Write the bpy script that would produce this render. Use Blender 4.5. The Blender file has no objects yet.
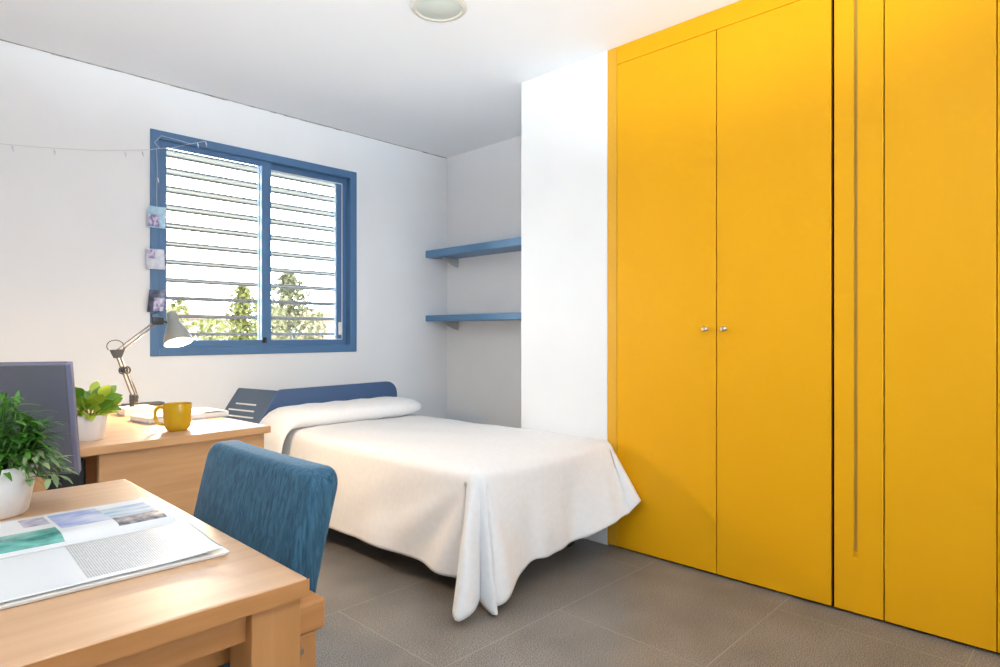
import bpy, bmesh, math, random
from mathutils import Vector, Matrix
random.seed(7)
R = math.radians
S = bpy.context.scene
C = S.collection

# ------------------------------------------------------------------ camera, world, lights, exposure
cam_d = bpy.data.cameras.new('camera'); cam_d.sensor_width = 36; cam_d.lens = 22.5
cam_d.clip_start = 0.02; cam_d.clip_end = 300
cam = bpy.data.objects.new('camera', cam_d); C.objects.link(cam)
cam.location = (0, 0, 1.07); cam.rotation_euler = (R(90), 0, R(-45.8))
S.camera = cam
S.view_settings.view_transform = 'Standard'; S.view_settings.look = 'None'
S.view_settings.exposure = 0.2; S.view_settings.gamma = 1.0
S.view_settings.use_curve_mapping = False
S.cycles.use_denoising = True
S.cycles.max_bounces = 10; S.cycles.diffuse_bounces = 6
S.cycles.sample_clamp_indirect = 6

W = bpy.data.worlds.new('sky'); S.world = W; W.use_nodes = True
bg = W.node_tree.nodes['Background']
bg.inputs[0].default_value = (0.74, 0.88, 1.0, 1); bg.inputs[1].default_value = 16

def light(name, kind, loc, energy, color, target=None, **kw):
    d = bpy.data.lights.new(name, kind); d.energy = energy; d.color = color
    for k, v in kw.items(): setattr(d, k, v)
    o = bpy.data.objects.new(name, d); C.objects.link(o); o.location = loc
    if target is not None:
        o.rotation_euler = (Vector(target) - Vector(loc)).to_track_quat('-Z', 'Y').to_euler()
    return o
light('sun', 'SUN', (0, 0, 20), 3.2, (1.0, 0.95, 0.86), (4, 14, 0), angle=R(1))
pt = light('window_portal', 'AREA', (1.82, 3.96, 1.58), 1, (1, 1, 1), (1.82, 2.0, 1.58), shape='RECTANGLE', size=1.34, size_y=1.28)
pt.data.cycles.is_portal = True
light('rear_fill', 'AREA', (1.3, -1.55, 1.6), 16, (0.80, 0.90, 1.0), (2.3, 3.8, 1.35), shape='RECTANGLE', size=2.0, size_y=1.5, spread=R(85))  # added fill light behind the camera; the rear wall has no window
light('side_fill', 'AREA', (-1.2, -0.6, 1.6), 12, (0.80, 0.90, 1.0), (2.4, 1.6, 1.2), shape='RECTANGLE', size=1.2, size_y=1.3)  # added cool fill from the left, no window modelled there
light('ceiling_bounce_fill', 'SPOT', (-0.15, -0.25, 1.0), 400, (0.85, 0.935, 1.0), (0.20, 0.25, 2.5), spot_size=R(112), spot_blend=0.3, shadow_soft_size=0.12)  # added unseen spot aimed up to brighten the ceiling, not a room lamp

# ------------------------------------------------------------------ materials
def mat(name, col, rough=0.5, spec=0.5, metal=0.0, **kw):
    m = bpy.data.materials.new(name); m.use_nodes = True
    b = m.node_tree.nodes['Principled BSDF']
    b.inputs['Base Color'].default_value = (*col, 1); b.inputs['Roughness'].default_value = rough
    b.inputs['Specular IOR Level'].default_value = spec; b.inputs['Metallic'].default_value = metal
    for k, v in kw.items(): b.inputs[k].default_value = v
    return m
def nodes(m): return m.node_tree.nodes, m.node_tree.links, m.node_tree.nodes['Principled BSDF']
def noisy(name, c1, c2, scale=(8, 8, 8), detail=4, rough=0.5, spec=0.5, lo=0.35, hi=0.65, bump=0.0, nscale=1.0, dist=0.0, coord='Object'):
    m = mat(name, c1, rough, spec); n, l, b = nodes(m)
    tc = n.new('ShaderNodeTexCoord'); mp = n.new('ShaderNodeMapping'); mp.inputs['Scale'].default_value = scale
    no = n.new('ShaderNodeTexNoise'); no.inputs['Scale'].default_value = nscale; no.inputs['Detail'].default_value = detail
    no.inputs['Distortion'].default_value = dist
    cr = n.new('ShaderNodeValToRGB')
    cr.color_ramp.elements[0].position = lo; cr.color_ramp.elements[0].color = (*c1, 1)
    cr.color_ramp.elements[1].position = hi; cr.color_ramp.elements[1].color = (*c2, 1)
    l.new(tc.outputs[coord], mp.inputs[0]); l.new(mp.outputs[0], no.inputs['Vector'])
    l.new(no.outputs['Fac'], cr.inputs[0]); l.new(cr.outputs[0], b.inputs['Base Color'])
    if bump:
        bp = n.new('ShaderNodeBump'); bp.inputs['Strength'].default_value = bump; bp.inputs['Distance'].default_value = 0.004
        l.new(no.outputs['Fac'], bp.inputs['Height']); l.new(bp.outputs[0], b.inputs['Normal'])
    return m
def island(name, c1, c2, rough=0.45, spec=0.4, trans=0.0):
    m = mat(name, c1, rough, spec); n, l, b = nodes(m)
    g = n.new('ShaderNodeNewGeometry'); cr = n.new('ShaderNodeValToRGB')
    cr.color_ramp.elements[0].color = (*c1, 1); cr.color_ramp.elements[1].color = (*c2, 1)
    l.new(g.outputs['Random Per Island'], cr.inputs[0]); l.new(cr.outputs[0], b.inputs['Base Color'])
    if trans:
        t = n.new('ShaderNodeBsdfTranslucent'); mx = n.new('ShaderNodeMixShader'); mx.inputs[0].default_value = trans
        l.new(cr.outputs[0], t.inputs[0]); l.new(b.outputs[0], mx.inputs[1]); l.new(t.outputs[0], mx.inputs[2])
        l.new(mx.outputs[0], n['Material Output'].inputs[0])
    return m
M = {}
M['wall'] = noisy('white_paint', (0.80, 0.815, 0.83), (0.82, 0.835, 0.85), (3, 3, 3), rough=0.7, spec=0.2)
M['ceil'] = mat('ceiling_paint', (0.84, 0.86, 0.885), 0.8, 0.15)
M['crack'] = noisy('ceiling_joint_grey', (0.20, 0.18, 0.16), (0.5, 0.48, 0.45), (14, 14, 14), rough=0.8)
M['wood'] = noisy('beech_veneer', (0.47, 0.26, 0.13), (0.54, 0.32, 0.17), (1.6, 34, 34), rough=0.42, spec=1.0, detail=5, dist=0.6)
M['wood_v'] = noisy('beech_upright', (0.46, 0.235, 0.09), (0.54, 0.29, 0.125), (30, 30, 1.5), rough=0.38, spec=0.4, detail=5, dist=0.6)
M['wood_edge'] = noisy('beech_edge', (0.53, 0.275, 0.115), (0.61, 0.335, 0.15), (2.5, 40, 40), rough=0.4, spec=0.4, detail=5, dist=0.5)
M['wood_t'] = noisy('orange_beech_edge', (0.39, 0.17, 0.052), (0.48, 0.22, 0.078), (2.5, 40, 40), rough=0.45, spec=0.3, detail=5, dist=0.5)
M['wood_tv'] = noisy('orange_beech_leg', (0.39, 0.175, 0.054), (0.47, 0.22, 0.08), (30, 30, 1.5), rough=0.45, spec=0.3, detail=5, dist=0.6)
M['yellow'] = noisy('yellow_laminate', (0.73, 0.345, 0.003), (0.75, 0.36, 0.004), (2, 2, 1), rough=0.5, spec=0.18)
M['yellow_edge'] = mat('yellow_edge_band', (0.68, 0.35, 0.02), 0.5, 0.3)
M['gap'] = mat('dark_gap', (0.02, 0.012, 0.01), 0.9, 0.1)
M['olive'] = mat('groove_strip', (0.42, 0.27, 0.05), 0.5, 0.3)
M['steel'] = mat('brushed_nickel', (0.52, 0.46, 0.36), 0.3, 0.5, 1.0)
M['blue_al'] = mat('blue_aluminium', (0.07, 0.165, 0.32), 0.35, 0.5, 0.0)
M['blue_shelf'] = mat('blue_shelf_paint', (0.085, 0.21, 0.38), 0.35, 0.5)
M['blue_bed'] = mat('navy_metal', (0.048, 0.095, 0.20), 0.35, 0.5)
M['navy_plate'] = mat('blue_grey_metal', (0.06, 0.10, 0.16), 0.28, 0.6)
M['chair_blue'] = noisy('blue_velvet', (0.014, 0.042, 0.070), (0.038, 0.108, 0.165), (150, 150, 22), rough=0.75, spec=0.2, detail=6, lo=0.34, hi=0.66, bump=0.2, dist=0.8)
n_, l_, b_ = nodes(M['chair_blue']); b_.inputs['Sheen Weight'].default_value = 0.35; b_.inputs['Sheen Roughness'].default_value = 0.4
b_.inputs['Sheen Tint'].default_value = (0.5, 0.75, 1, 1)
M['linen'] = noisy('off_white_cotton', (0.785, 0.785, 0.79), (0.815, 0.815, 0.82), (40, 40, 40), rough=0.85, spec=0.15, bump=0.06)
M['black'] = mat('black_plastic', (0.012, 0.012, 0.014), 0.4, 0.5)
M['black_metal'] = mat('black_metal', (0.02, 0.02, 0.025), 0.35, 0.5)
M['greyrod'] = mat('grey_steel_rod', (0.20, 0.19, 0.20), 0.4, 0.5, 0.2)
M['bracket'] = mat('grey_bracket_paint', (0.42, 0.43, 0.44), 0.4, 0.4)
M['shade'] = mat('grey_white_enamel', (0.27, 0.27, 0.25), 0.35, 0.5)
M['white'] = mat('white_plastic', (0.80, 0.78, 0.74), 0.4, 0.4)
M['pot'] = noisy('white_ceramic', (0.78, 0.74, 0.71), (0.82, 0.79, 0.76), (6, 6, 6), rough=0.35, spec=0.5)
M['soil'] = noisy('potting_soil', (0.02, 0.012, 0.008), (0.06, 0.04, 0.02), (90, 90, 90), rough=0.95)
M['mug'] = mat('mustard_glaze', (0.52, 0.30, 0.006), 0.22, 0.5)
M['mug_in'] = mat('mug_inside', (0.80, 0.66, 0.36), 0.3, 0.5)
M['paper'] = mat('paper', (0.80, 0.78, 0.74), 0.45, 0.4)
M['paper_g'] = mat('glossy_paper', (0.76, 0.76, 0.76), 0.22, 0.5)
M['leafD'] = island('dark_leaf', (0.016, 0.075, 0.010), (0.10, 0.30, 0.03), 0.32, 0.5, 0.25)
M['leafV'] = island('variegated_leaf', (0.05, 0.14, 0.04), (0.36, 0.46, 0.22), 0.4, 0.4, 0.25)
M['leafL'] = island('lime_leaf', (0.07, 0.20, 0.015), (0.50, 0.58, 0.05), 0.35, 0.5, 0.3)
M['mon'] = noisy('grey_monitor_shell', (0.11, 0.11, 0.135), (0.12, 0.12, 0.145), (4, 4, 4), rough=0.5, spec=0.4)
M['mon_edge'] = mat('lavender_grey_edge', (0.16, 0.16, 0.24), 0.45, 0.4)
M['screen'] = mat('black_screen', (0.01, 0.01, 0.012), 0.1, 0.5)
M['slat'] = mat('outdoor_slat_metal', (0.28, 0.27, 0.26), 0.5, 0.4)
M['bark'] = noisy('bark', (0.10, 0.07, 0.04), (0.2, 0.15, 0.1), (20, 20, 4), rough=0.9)
M['tree1'] = island('yellow_green_foliage', (0.055, 0.060, 0.014), (0.15, 0.142, 0.05), 0.8, 0.1, 0.3)
M['tree2'] = island('olive_foliage', (0.045, 0.044, 0.020), (0.15, 0.135, 0.07), 0.8, 0.1, 0.3)
M['ground'] = noisy('dry_ground', (0.34, 0.32, 0.24), (0.42, 0.39, 0.31), (0.5, 0.5, 0.5), rough=0.9)
M['pink'] = noisy('pink_render', (0.20, 0.15, 0.135), (0.23, 0.18, 0.16), (1, 1, 1), rough=0.9)
M['brickr'] = noisy('orange_render', (0.22, 0.13, 0.08), (0.25, 0.16, 0.10), (1, 1, 1), rough=0.9)
M['rooft'] = noisy('clay_roof', (0.13, 0.085, 0.07), (0.17, 0.11, 0.09), (3, 3, 3), rough=0.9)
M['glassdark'] = mat('house_glass', (0.25, 0.27, 0.3), 0.2, 0.5)
M['wire'] = mat('fairy_wire', (0.62, 0.62, 0.62), 0.4, 0.4)
M['bulb_clear'] = mat('clear_bulb', (0.75, 0.76, 0.78), 0.2, 0.5)
M['lens'] = noisy('frosted_grey_lens', (0.50, 0.55, 0.50), (0.58, 0.62, 0.57), (5, 5, 5), rough=0.3, spec=0.5)
M['ring'] = mat('cream_ring', (0.62, 0.60, 0.53), 0.35, 0.5)

# clear pane: mostly transparent with a weak reflection
mg = bpy.data.materials.new('window_glass'); mg.use_nodes = True
n, l = mg.node_tree.nodes, mg.node_tree.links; n.clear()
out = n.new('ShaderNodeOutputMaterial'); tr = n.new('ShaderNodeBsdfTransparent'); gl = n.new('ShaderNodeBsdfGlossy'); mx = n.new('ShaderNodeMixShader')
fr = n.new('ShaderNodeFresnel'); fr.inputs[0].default_value = 1.35; gl.inputs['Roughness'].default_value = 0.02
l.new(fr.outputs[0], mx.inputs[0]); l.new(tr.outputs[0], mx.inputs[1]); l.new(gl.outputs[0], mx.inputs[2]); l.new(mx.outputs[0], out.inputs[0])
M['glass'] = mg

# glowing bulb
mb = bpy.data.materials.new('lit_bulb'); mb.use_nodes = True
b = mb.node_tree.nodes['Principled BSDF']; b.inputs['Emission Color'].default_value = (1, 0.86, 0.62, 1); b.inputs['Emission Strength'].default_value = 14
M['bulb'] = mb

# floor: speckled grey-brown stone tiles with thin pale joints
m = mat('stone_tiles', (0.15, 0.13, 0.115), 0.33, 0.45); n, l, b = nodes(m)
tc = n.new('ShaderNodeTexCoord')
n1 = n.new('ShaderNodeTexNoise'); n1.inputs['Scale'].default_value = 240; n1.inputs['Detail'].default_value = 3
n2 = n.new('ShaderNodeTexNoise'); n2.inputs['Scale'].default_value = 5; n2.inputs['Detail'].default_value = 5
c1 = n.new('ShaderNodeValToRGB')
c1.color_ramp.elements[0].position = 0.38; c1.color_ramp.elements[0].color = (0.075, 0.068, 0.063, 1)
c1.color_ramp.elements[1].position = 0.66; c1.color_ramp.elements[1].color = (0.36, 0.325, 0.29, 1)
c2 = n.new('ShaderNodeValToRGB')
c2.color_ramp.elements[0].position = 0.3; c2.color_ramp.elements[0].color = (0.82, 0.82, 0.82, 1)
c2.color_ramp.elements[1].position = 0.7; c2.color_ramp.elements[1].color = (1.12, 1.1, 1.08, 1)
mul = n.new('ShaderNodeMix'); mul.data_type = 'RGBA'; mul.blend_type = 'MULTIPLY'; mul.inputs[0].default_value = 1
l.new(tc.outputs['Object'], n1.inputs['Vector']); l.new(tc.outputs['Object'], n2.inputs['Vector'])
l.new(n1.outputs['Fac'], c1.inputs[0]); l.new(n2.outputs['Fac'], c2.inputs[0])
l.new(c1.outputs[0], mul.inputs[6]); l.new(c2.outputs[0], mul.inputs[7])
mp = n.new('ShaderNodeMapping'); mp.inputs['Location'].default_value = (-2.493, -0.925, 0)
br = n.new('ShaderNodeTexBrick'); br.offset = 0.5; br.inputs['Scale'].default_value = 1.0
br.inputs['Brick Width'].default_value = 1.2; br.inputs['Row Height'].default_value = 0.6
br.inputs['Mortar Size'].default_value = 0.0022; br.inputs['Mortar Smooth'].default_value = 0.3
br.inputs['Color1'].default_value = (0, 0, 0, 1); br.inputs['Color2'].default_value = (0, 0, 0, 1); br.inputs['Mortar'].default_value = (1, 1, 1, 1)
l.new(tc.outputs['Object'], mp.inputs[0]); l.new(mp.outputs[0], br.inputs['Vector'])
mj = n.new('ShaderNodeMix'); mj.data_type = 'RGBA'; mj.inputs[7].default_value = (0.30, 0.28, 0.245, 1)
l.new(br.outputs['Color'], mj.inputs[0]); l.new(mul.outputs[2], mj.inputs[6]); l.new(mj.outputs[2], b.inputs['Base Color'])
bp = n.new('ShaderNodeBump'); bp.inputs['Strength'].default_value = 0.04; bp.inputs['Distance'].default_value = 0.001
l.new(n1.outputs['Fac'], bp.inputs['Height']); l.new(bp.outputs[0], b.inputs['Normal'])
M['floor'] = m

# magazine print: columns of small text lines
m = mat('printed_text', (0.7, 0.7, 0.7), 0.25, 0.5); n, l, b = nodes(m)
tc = n.new('ShaderNodeTexCoord')
wv = n.new('ShaderNodeTexWave'); wv.wave_type = 'BANDS'; wv.bands_direction = 'X'; wv.inputs['Scale'].default_value = 105; wv.inputs['Distortion'].default_value = 0
mp = n.new('ShaderNodeMapping'); mp.inputs['Scale'].default_value = (170, 150, 1)
no = n.new('ShaderNodeTexNoise'); no.inputs['Scale'].default_value = 1; no.inputs['Detail'].default_value = 1
l.new(tc.outputs['Object'], wv.inputs['Vector']); l.new(tc.outputs['Object'], mp.inputs[0]); l.new(mp.outputs[0], no.inputs['Vector'])
mm = n.new('ShaderNodeMath'); mm.operation = 'MULTIPLY'; l.new(wv.outputs['Fac'], mm.inputs[0]); l.new(no.outputs['Fac'], mm.inputs[1])
cr = n.new('ShaderNodeValToRGB'); cr.color_ramp.elements[0].position = 0.12; cr.color_ramp.elements[0].color = (0.60, 0.595, 0.58, 1)
cr.color_ramp.elements[1].position = 0.42; cr.color_ramp.elements[1].color = (0.36, 0.36, 0.36, 1)
l.new(mm.outputs[0], cr.inputs[0]); l.new(cr.outputs[0], b.inputs['Base Color'])
M['text'] = m
M['pic_teal'] = noisy('teal_photo', (0.02, 0.13, 0.11), (0.15, 0.42, 0.36), (22, 40, 5), rough=0.22, detail=3)
M['pic_lilac'] = noisy('lilac_blue_photo', (0.22, 0.28, 0.58), (0.62, 0.66, 0.78), (16, 30, 5), rough=0.22, detail=3)
M['pic_sea'] = noisy('pale_sea_photo', (0.24, 0.38, 0.58), (0.62, 0.68, 0.72), (10, 36, 5), rough=0.22, detail=3)
M['pic_rock'] = noisy('rock_photo', (0.05, 0.045, 0.06), (0.34, 0.30, 0.30), (70, 70, 5), rough=0.22, detail=4)
M['pic_grey'] = noisy('grey_lilac_print', (0.30, 0.27, 0.36), (0.55, 0.52, 0.60), (60, 60, 5), rough=0.22)
M['ph_blue'] = noisy('blue_snapshot', (0.20, 0.42, 0.62), (0.50, 0.68, 0.78), (20, 20, 20), rough=0.3)
M['ph_pale'] = noisy('pale_snapshot', (0.42, 0.46, 0.60), (0.66, 0.68, 0.74), (25, 25, 25), rough=0.3)
M['ph_fig'] = noisy('figures_snapshot', (0.16, 0.15, 0.32), (0.60, 0.56, 0.72), (60, 60, 45), rough=0.3, lo=0.4, hi=0.6)
M['ph_dark'] = noisy('dark_snapshot', (0.02, 0.025, 0.05), (0.10, 0.12, 0.22), (30, 30, 30), rough=0.3)

# ------------------------------------------------------------------ helpers
def link(name, bm, m, parent=None, smooth=False, angle=35, loc=(0, 0, 0), recalc=True):
    if recalc: bmesh.ops.recalc_face_normals(bm, faces=bm.faces[:])
    me = bpy.data.meshes.new(name); bm.to_mesh(me); bm.free()
    for x in (m if isinstance(m, (list, tuple)) else [m]): me.materials.append(x)
    if smooth:
        for p in me.polygons: p.use_smooth = True
        try: me.set_sharp_from_angle(angle=R(angle))
        except Exception: pass
    o = bpy.data.objects.new(name, me); C.objects.link(o); o.location = loc
    if parent is not None: o.parent = parent
    return o
def thing(name, label, cat, loc=(0, 0, 0), rotz=0, group=None):
    o = bpy.data.objects.new(name, None); o.empty_display_size = 0.05; C.objects.link(o)
    o.location = loc; o.rotation_euler = (0, 0, rotz); o['label'] = label; o['category'] = cat; o['kind'] = 'thing'
    if group: o['group'] = group
    return o
def struct(o, label=None, cat=None):
    o['kind'] = 'structure'
    if label: o['label'] = label
    if cat: o['category'] = cat
    return o
def abox(bm, x0, x1, y0, y1, z0, z1, bev=0.0, seg=2, mi=0, M4=None):
    t = bmesh.new()
    v = [t.verts.new((x, y, z)) for x in (x0, x1) for y in (y0, y1) for z in (z0, z1)]
    for f in ((0, 1, 3, 2), (4, 6, 7, 5), (0, 4, 5, 1), (2, 3, 7, 6), (0, 2, 6, 4), (1, 5, 7, 3)): t.faces.new([v[i] for i in f])
    bmesh.ops.recalc_face_normals(t, faces=t.faces[:])
    if bev: bmesh.ops.bevel(t, geom=t.edges[:], offset=bev, segments=seg, affect='EDGES', profile=0.5)
    join(bm, t, mi, M4)
def join(bm, t, mi=0, M4=None):
    vm = {}
    for v in t.verts: vm[v] = bm.verts.new(M4 @ v.co if M4 else v.co)
    for f in t.faces:
        nf = bm.faces.new([vm[v] for v in f.verts]); nf.material_index = mi
    t.free()
def box(name, ex, m, parent=None, bev=0.002, seg=2, loc=(0, 0, 0), smooth=False):
    bm = bmesh.new(); abox(bm, *ex, bev=bev, seg=seg)
    return link(name, bm, m, parent, smooth=smooth, loc=loc)
def atube(bm, pts, r, seg=10, cap=True, mi=0):
    pts = [Vector(p) for p in pts]; rings = []
    rs = r if isinstance(r, (list, tuple)) else [r] * len(pts)
    prev = None
    for i, p in enumerate(pts):
        d = (pts[min(i + 1, len(pts) - 1)] - pts[max(i - 1, 0)]).normalized()
        if prev is None:
            a = d.orthogonal().normalized()
        else:
            a = (prev - d * prev.dot(d)).normalized()
        prev = a; b_ = d.cross(a)
        rings.append([bm.verts.new(p + (a * math.cos(2 * math.pi * k / seg) + b_ * math.sin(2 * math.pi * k / seg)) * rs[i]) for k in range(seg)])
    for i in range(len(rings) - 1):
        for k in range(seg):
            f = bm.faces.new((rings[i][k], rings[i][(k + 1) % seg], rings[i + 1][(k + 1) % seg], rings[i + 1][k])); f.material_index = mi
    if cap:
        bm.faces.new(rings[0][::-1]).material_index = mi; bm.faces.new(rings[-1]).material_index = mi
def tube(name, pts, r, m, parent=None, seg=10):
    bm = bmesh.new(); atube(bm, pts, r, seg); return link(name, bm, m, parent, smooth=True)
def alathe(bm, prof, seg=32, M4=None, mi=0):
    M4 = M4 or Matrix.Identity(4); rings = []
    for r_, z in prof:
        if r_ < 1e-6: rings.append([bm.verts.new(M4 @ Vector((0, 0, z)))])
        else: rings.append([bm.verts.new(M4 @ Vector((r_ * math.cos(2 * math.pi * k / seg), r_ * math.sin(2 * math.pi * k / seg), z))) for k in range(seg)])
    for a, b_ in zip(rings, rings[1:]):
        for k in range(seg):
            q = [a[k % len(a)], a[(k + 1) % len(a)], b_[(k + 1) % len(b_)], b_[k % len(b_)]]
            u = []
            for v in q:
                if v not in u: u.append(v)
            if len(u) > 2: bm.faces.new(u).material_index = mi
def lathe(name, prof, m, parent=None, seg=32, M4=None, angle=40):
    bm = bmesh.new(); alathe(bm, prof, seg, M4); return link(name, bm, m, parent, smooth=True, angle=angle)
def aim(p0, p1):
    d = Vector(p1) - Vector(p0); return Matrix.Translation(Vector(p0)) @ d.to_track_quat('Z', 'Y').to_matrix().to_4x4()

def lerp(a, b_, t): return a + (b_ - a) * t
def sm(t): t = max(0, min(1, t)); return t * t * (3 - 2 * t)

# ------------------------------------------------------------------ the room
H = 2.5; WY = 3.86
struct(box('floor', (-1.5, 3.6, -1.9, WY + 0.25, -0.12, 0), M['floor'], bev=0))
struct(box('ceiling', (-1.5, 3.6, -1.9, WY + 0.25, H, H + 0.2), M['ceil'], bev=0))
bm = bmesh.new()
wx0, wx1, wz0, wz1 = 1.147, 2.49, 0.941, 2.222
for e in ((-1.5, wx0, WY, WY + 0.25, 0, H), (wx1, 3.6, WY, WY + 0.25, 0, H), (wx0, wx1, WY, WY + 0.25, 0, wz0), (wx0, wx1, WY, WY + 0.25, wz1, H)): abox(bm, *e)
struct(link('wall_back', bm, M['wall']))
struct(box('wall_left', (-1.5, -1.3, -1.9, WY, 0, H), M['wall'], bev=0))
struct(box('wall_front', (-1.3, 3.6, -1.9, -1.7, 0, H), M['wall'], bev=0))
struct(box('wall_right', (3.25, 3.6, -1.7, 1.8125, 0, H), M['wall'], bev=0))
struct(box('wall_pier', (2.64, 3.6, 1.8125, 2.40, 0, H), M['wall'], bev=0.004))
struct(box('wall_alcove', (3.35, 3.6, 2.40, WY, 0, H), M['wall'], bev=0))
# thin dark joint where ceiling meets the window wall
bm = bmesh.new(); x = -1.3
while x < 3.33:
    x2 = min(x + random.uniform(0.04, 0.12), 3.345); t = random.uniform(0.003, 0.0075)
    abox(bm, x, x2, WY - 0.004, WY + 0.002, H - t, H + 0.002); x = x2
struct(link('trim_1', bm, M['crack']))

# ------------------------------------------------------------------ window
win = struct(bpy.data.objects.new('window_1', None)); C.objects.link(win); win.location = (0, WY, 0)
def frame_bars(name, x0, x1, z0, z1, y0, y1, wl, wr, wb, wt, m, parent):
    bm = bmesh.new()
    abox(bm, x0, x0 + wl, y0, y1, z0, z1, 0.004); abox(bm, x1 - wr, x1, y0, y1, z0, z1, 0.004)
    abox(bm, x0 + wl - .002, x1 - wr + .002, y0 + .001, y1 - .001, z0, z0 + wb, 0.004); abox(bm, x0 + wl - .002, x1 - wr + .002, y0 + .001, y1 - .001, z1 - wt, z1, 0.004)
    return link(name, bm, m, parent)
frame_bars('window_frame', wx0, wx1, wz0, wz1, -0.012, 0.10, 0.045, 0.05, 0.05, 0.05, M['blue_al'], win)
s1 = frame_bars('sash', 1.185, 1.862, 0.985, 2.185, 0.008, 0.04, 0.052, 0.062, 0.045, 0.045, M['blue_al'], win)
s2 = frame_bars('sash', 1.80, 2.447, 0.985, 2.185, 0.046, 0.078, 0.06, 0.088, 0.045, 0.055, M['blue_al'], win)
box('pane', (1.235, 1.802, 0.022, 0.026, 1.028, 2.142), M['glass'], s1, bev=0)
box('pane', (1.858, 2.361, 0.060, 0.064, 1.028, 2.132), M['glass'], s2, bev=0)
frame_bars('seal', 1.858, 2.405, 1.027, 2.135, 0.040, 0.047, 0.006, 0.006, 0.006, 0.006, M['white'], s2)
bm = bmesh.new(); abox(bm, 1.800, 1.826, -0.004, 0.010, 1.01, 1.045, 0.003); abox(bm, 1.808, 1.818, -0.016, -0.002, 1.015, 1.035, 0.003)
link('latch', bm, M['black'], s1)
bm = bmesh.new(); abox(bm, 2.372, 2.398, 0.030, 0.046, 1.06, 1.15, 0.004); abox(bm, 2.378, 2.392, 0.018, 0.034, 1.075, 1.11, 0.003)
link('latch', bm, M['white'], s2)
# outside security slats
grl = thing('window_slats', 'row of horizontal grey metal slats fixed outside the window', 'window grille', (1.82, WY + 0.25, 0))
for k in range(-1, 11):
    z = 1.07 + 0.112 * k; bm = bmesh.new()
    abox(bm, -0.85, 0.85, -0.005, 0.125, z - 0.0015, z + 0.0015)
    abox(bm, -0.85, 0.85, -0.008, -0.005, z - 0.008, z + 0.005)
    abox(bm, -0.85, 0.85, 0.120, 0.125, z - 0.014, z + 0.002)
    link('slat', bm, M['slat'], grl)
for sx in (-0.85, 0.83):
    box('slat_post', (sx, sx + 0.02, 0.0, 0.12, 0.9, 2.30), M['slat'], grl)

# ------------------------------------------------------------------ wardrobes (face at x = 2.64)
DX = 0.018
def door(y0, y1, z0, z1, parent, knob_y=None):
    d = box('door', (0, DX, y0, y1, z0, z1), M['yellow'], parent, bev=0.0015)
    if knob_y is not None:
        prof = [(0, 0), (0.0085, 0), (0.0085, 0.002), (0.005, 0.004), (0.0045, 0.014), (0.009, 0.018), (0.0125, 0.023), (0.0125, 0.027), (0.009, 0.031), (0, 0.032)]
        lathe('knob', prof, M['steel'], d, 20, Matrix.Translation((0, knob_y, 1.09)) @ Matrix.Rotation(R(-90), 4, 'Y'))
    return d
wr = thing('wardrobe', 'tall yellow two-door built-in wardrobe with round metal knobs beside the bed foot', 'wardrobe', (2.64, 0, 0))
bm = bmesh.new()
abox(bm, DX + 0.004, 0.60, 0.772, 1.811, 0.0, 0.06); abox(bm, DX + 0.004, 0.60, 0.772, 0.79, 0.06, H - 0.002)
abox(bm, DX + 0.004, 0.60, 1.794, 1.811, 0.06, H - 0.002); abox(bm, 0.58, 0.60, 0.79, 1.794, 0.06, H - 0.002)
abox(bm, DX + 0.004, 0.60, 0.79, 1.794, H - 0.02, H - 0.002)
link('carcass', bm, M['gap'], wr)
box('side_stile', (0.0, DX + 0.003, 1.756, 1.811, 0.008, H - 0.002), M['yellow_edge'], wr, bev=0.0015)
box('top_rail', (-0.001, DX + 0.002, 0.762, 1.7545, 2.411, H - 0.002), M['yellow'], wr, bev=0.0015)
door(1.2395, 1.7535, 0.010, 2.409, wr, 1.282)
door(0.772, 1.2345, 0.010, 2.409, wr, 1.197)
fl = thing('filler_panel', 'narrow yellow filler panel with a long vertical groove between the two wardrobes', 'panel', (2.64, 0, 0))
bm = bmesh.new()
abox(bm, 0.0, DX, 0.692, 0.7605, 0.010, H - 0.002, 0.0015); abox(bm, 0.0, DX, 0.594, 0.680, 0.010, H - 0.002, 0.0015)
abox(bm, 0.006, DX, 0.679, 0.693, 0.010, 0.24); abox(bm, 0.0, DX, 0.679, 0.693, 0.010, 0.22)
link('board', bm, M['yellow'], fl)
box('groove', (0.010, DX, 0.679, 0.693, 0.23, H - 0.002), M['olive'], fl, bev=0)
w2 = thing('wardrobe', 'plain yellow full-height wardrobe at the right edge of the view, no knob seen', 'wardrobe', (2.64, 0, 0))
bm = bmesh.new()
abox(bm, DX + 0.004, 0.60, -0.40, 0.59, 0.0, 0.06); abox(bm, DX + 0.004, 0.60, 0.572, 0.59, 0.06, H - 0.002)
abox(bm, DX + 0.004, 0.60, -0.40, -0.382, 0.06, H - 0.002); abox(bm, 0.58, 0.60, -0.382, 0.572, 0.06, H - 0.002)
abox(bm, DX + 0.004, 0.60, -0.382, 0.572, H - 0.02, H - 0.002)
link('carcass', bm, M['gap'], w2)
door(0.2655, 0.5895, 0.010, H - 0.003, w2); door(-0.40, 0.2625, 0.010, H - 0.003, w2)

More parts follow.
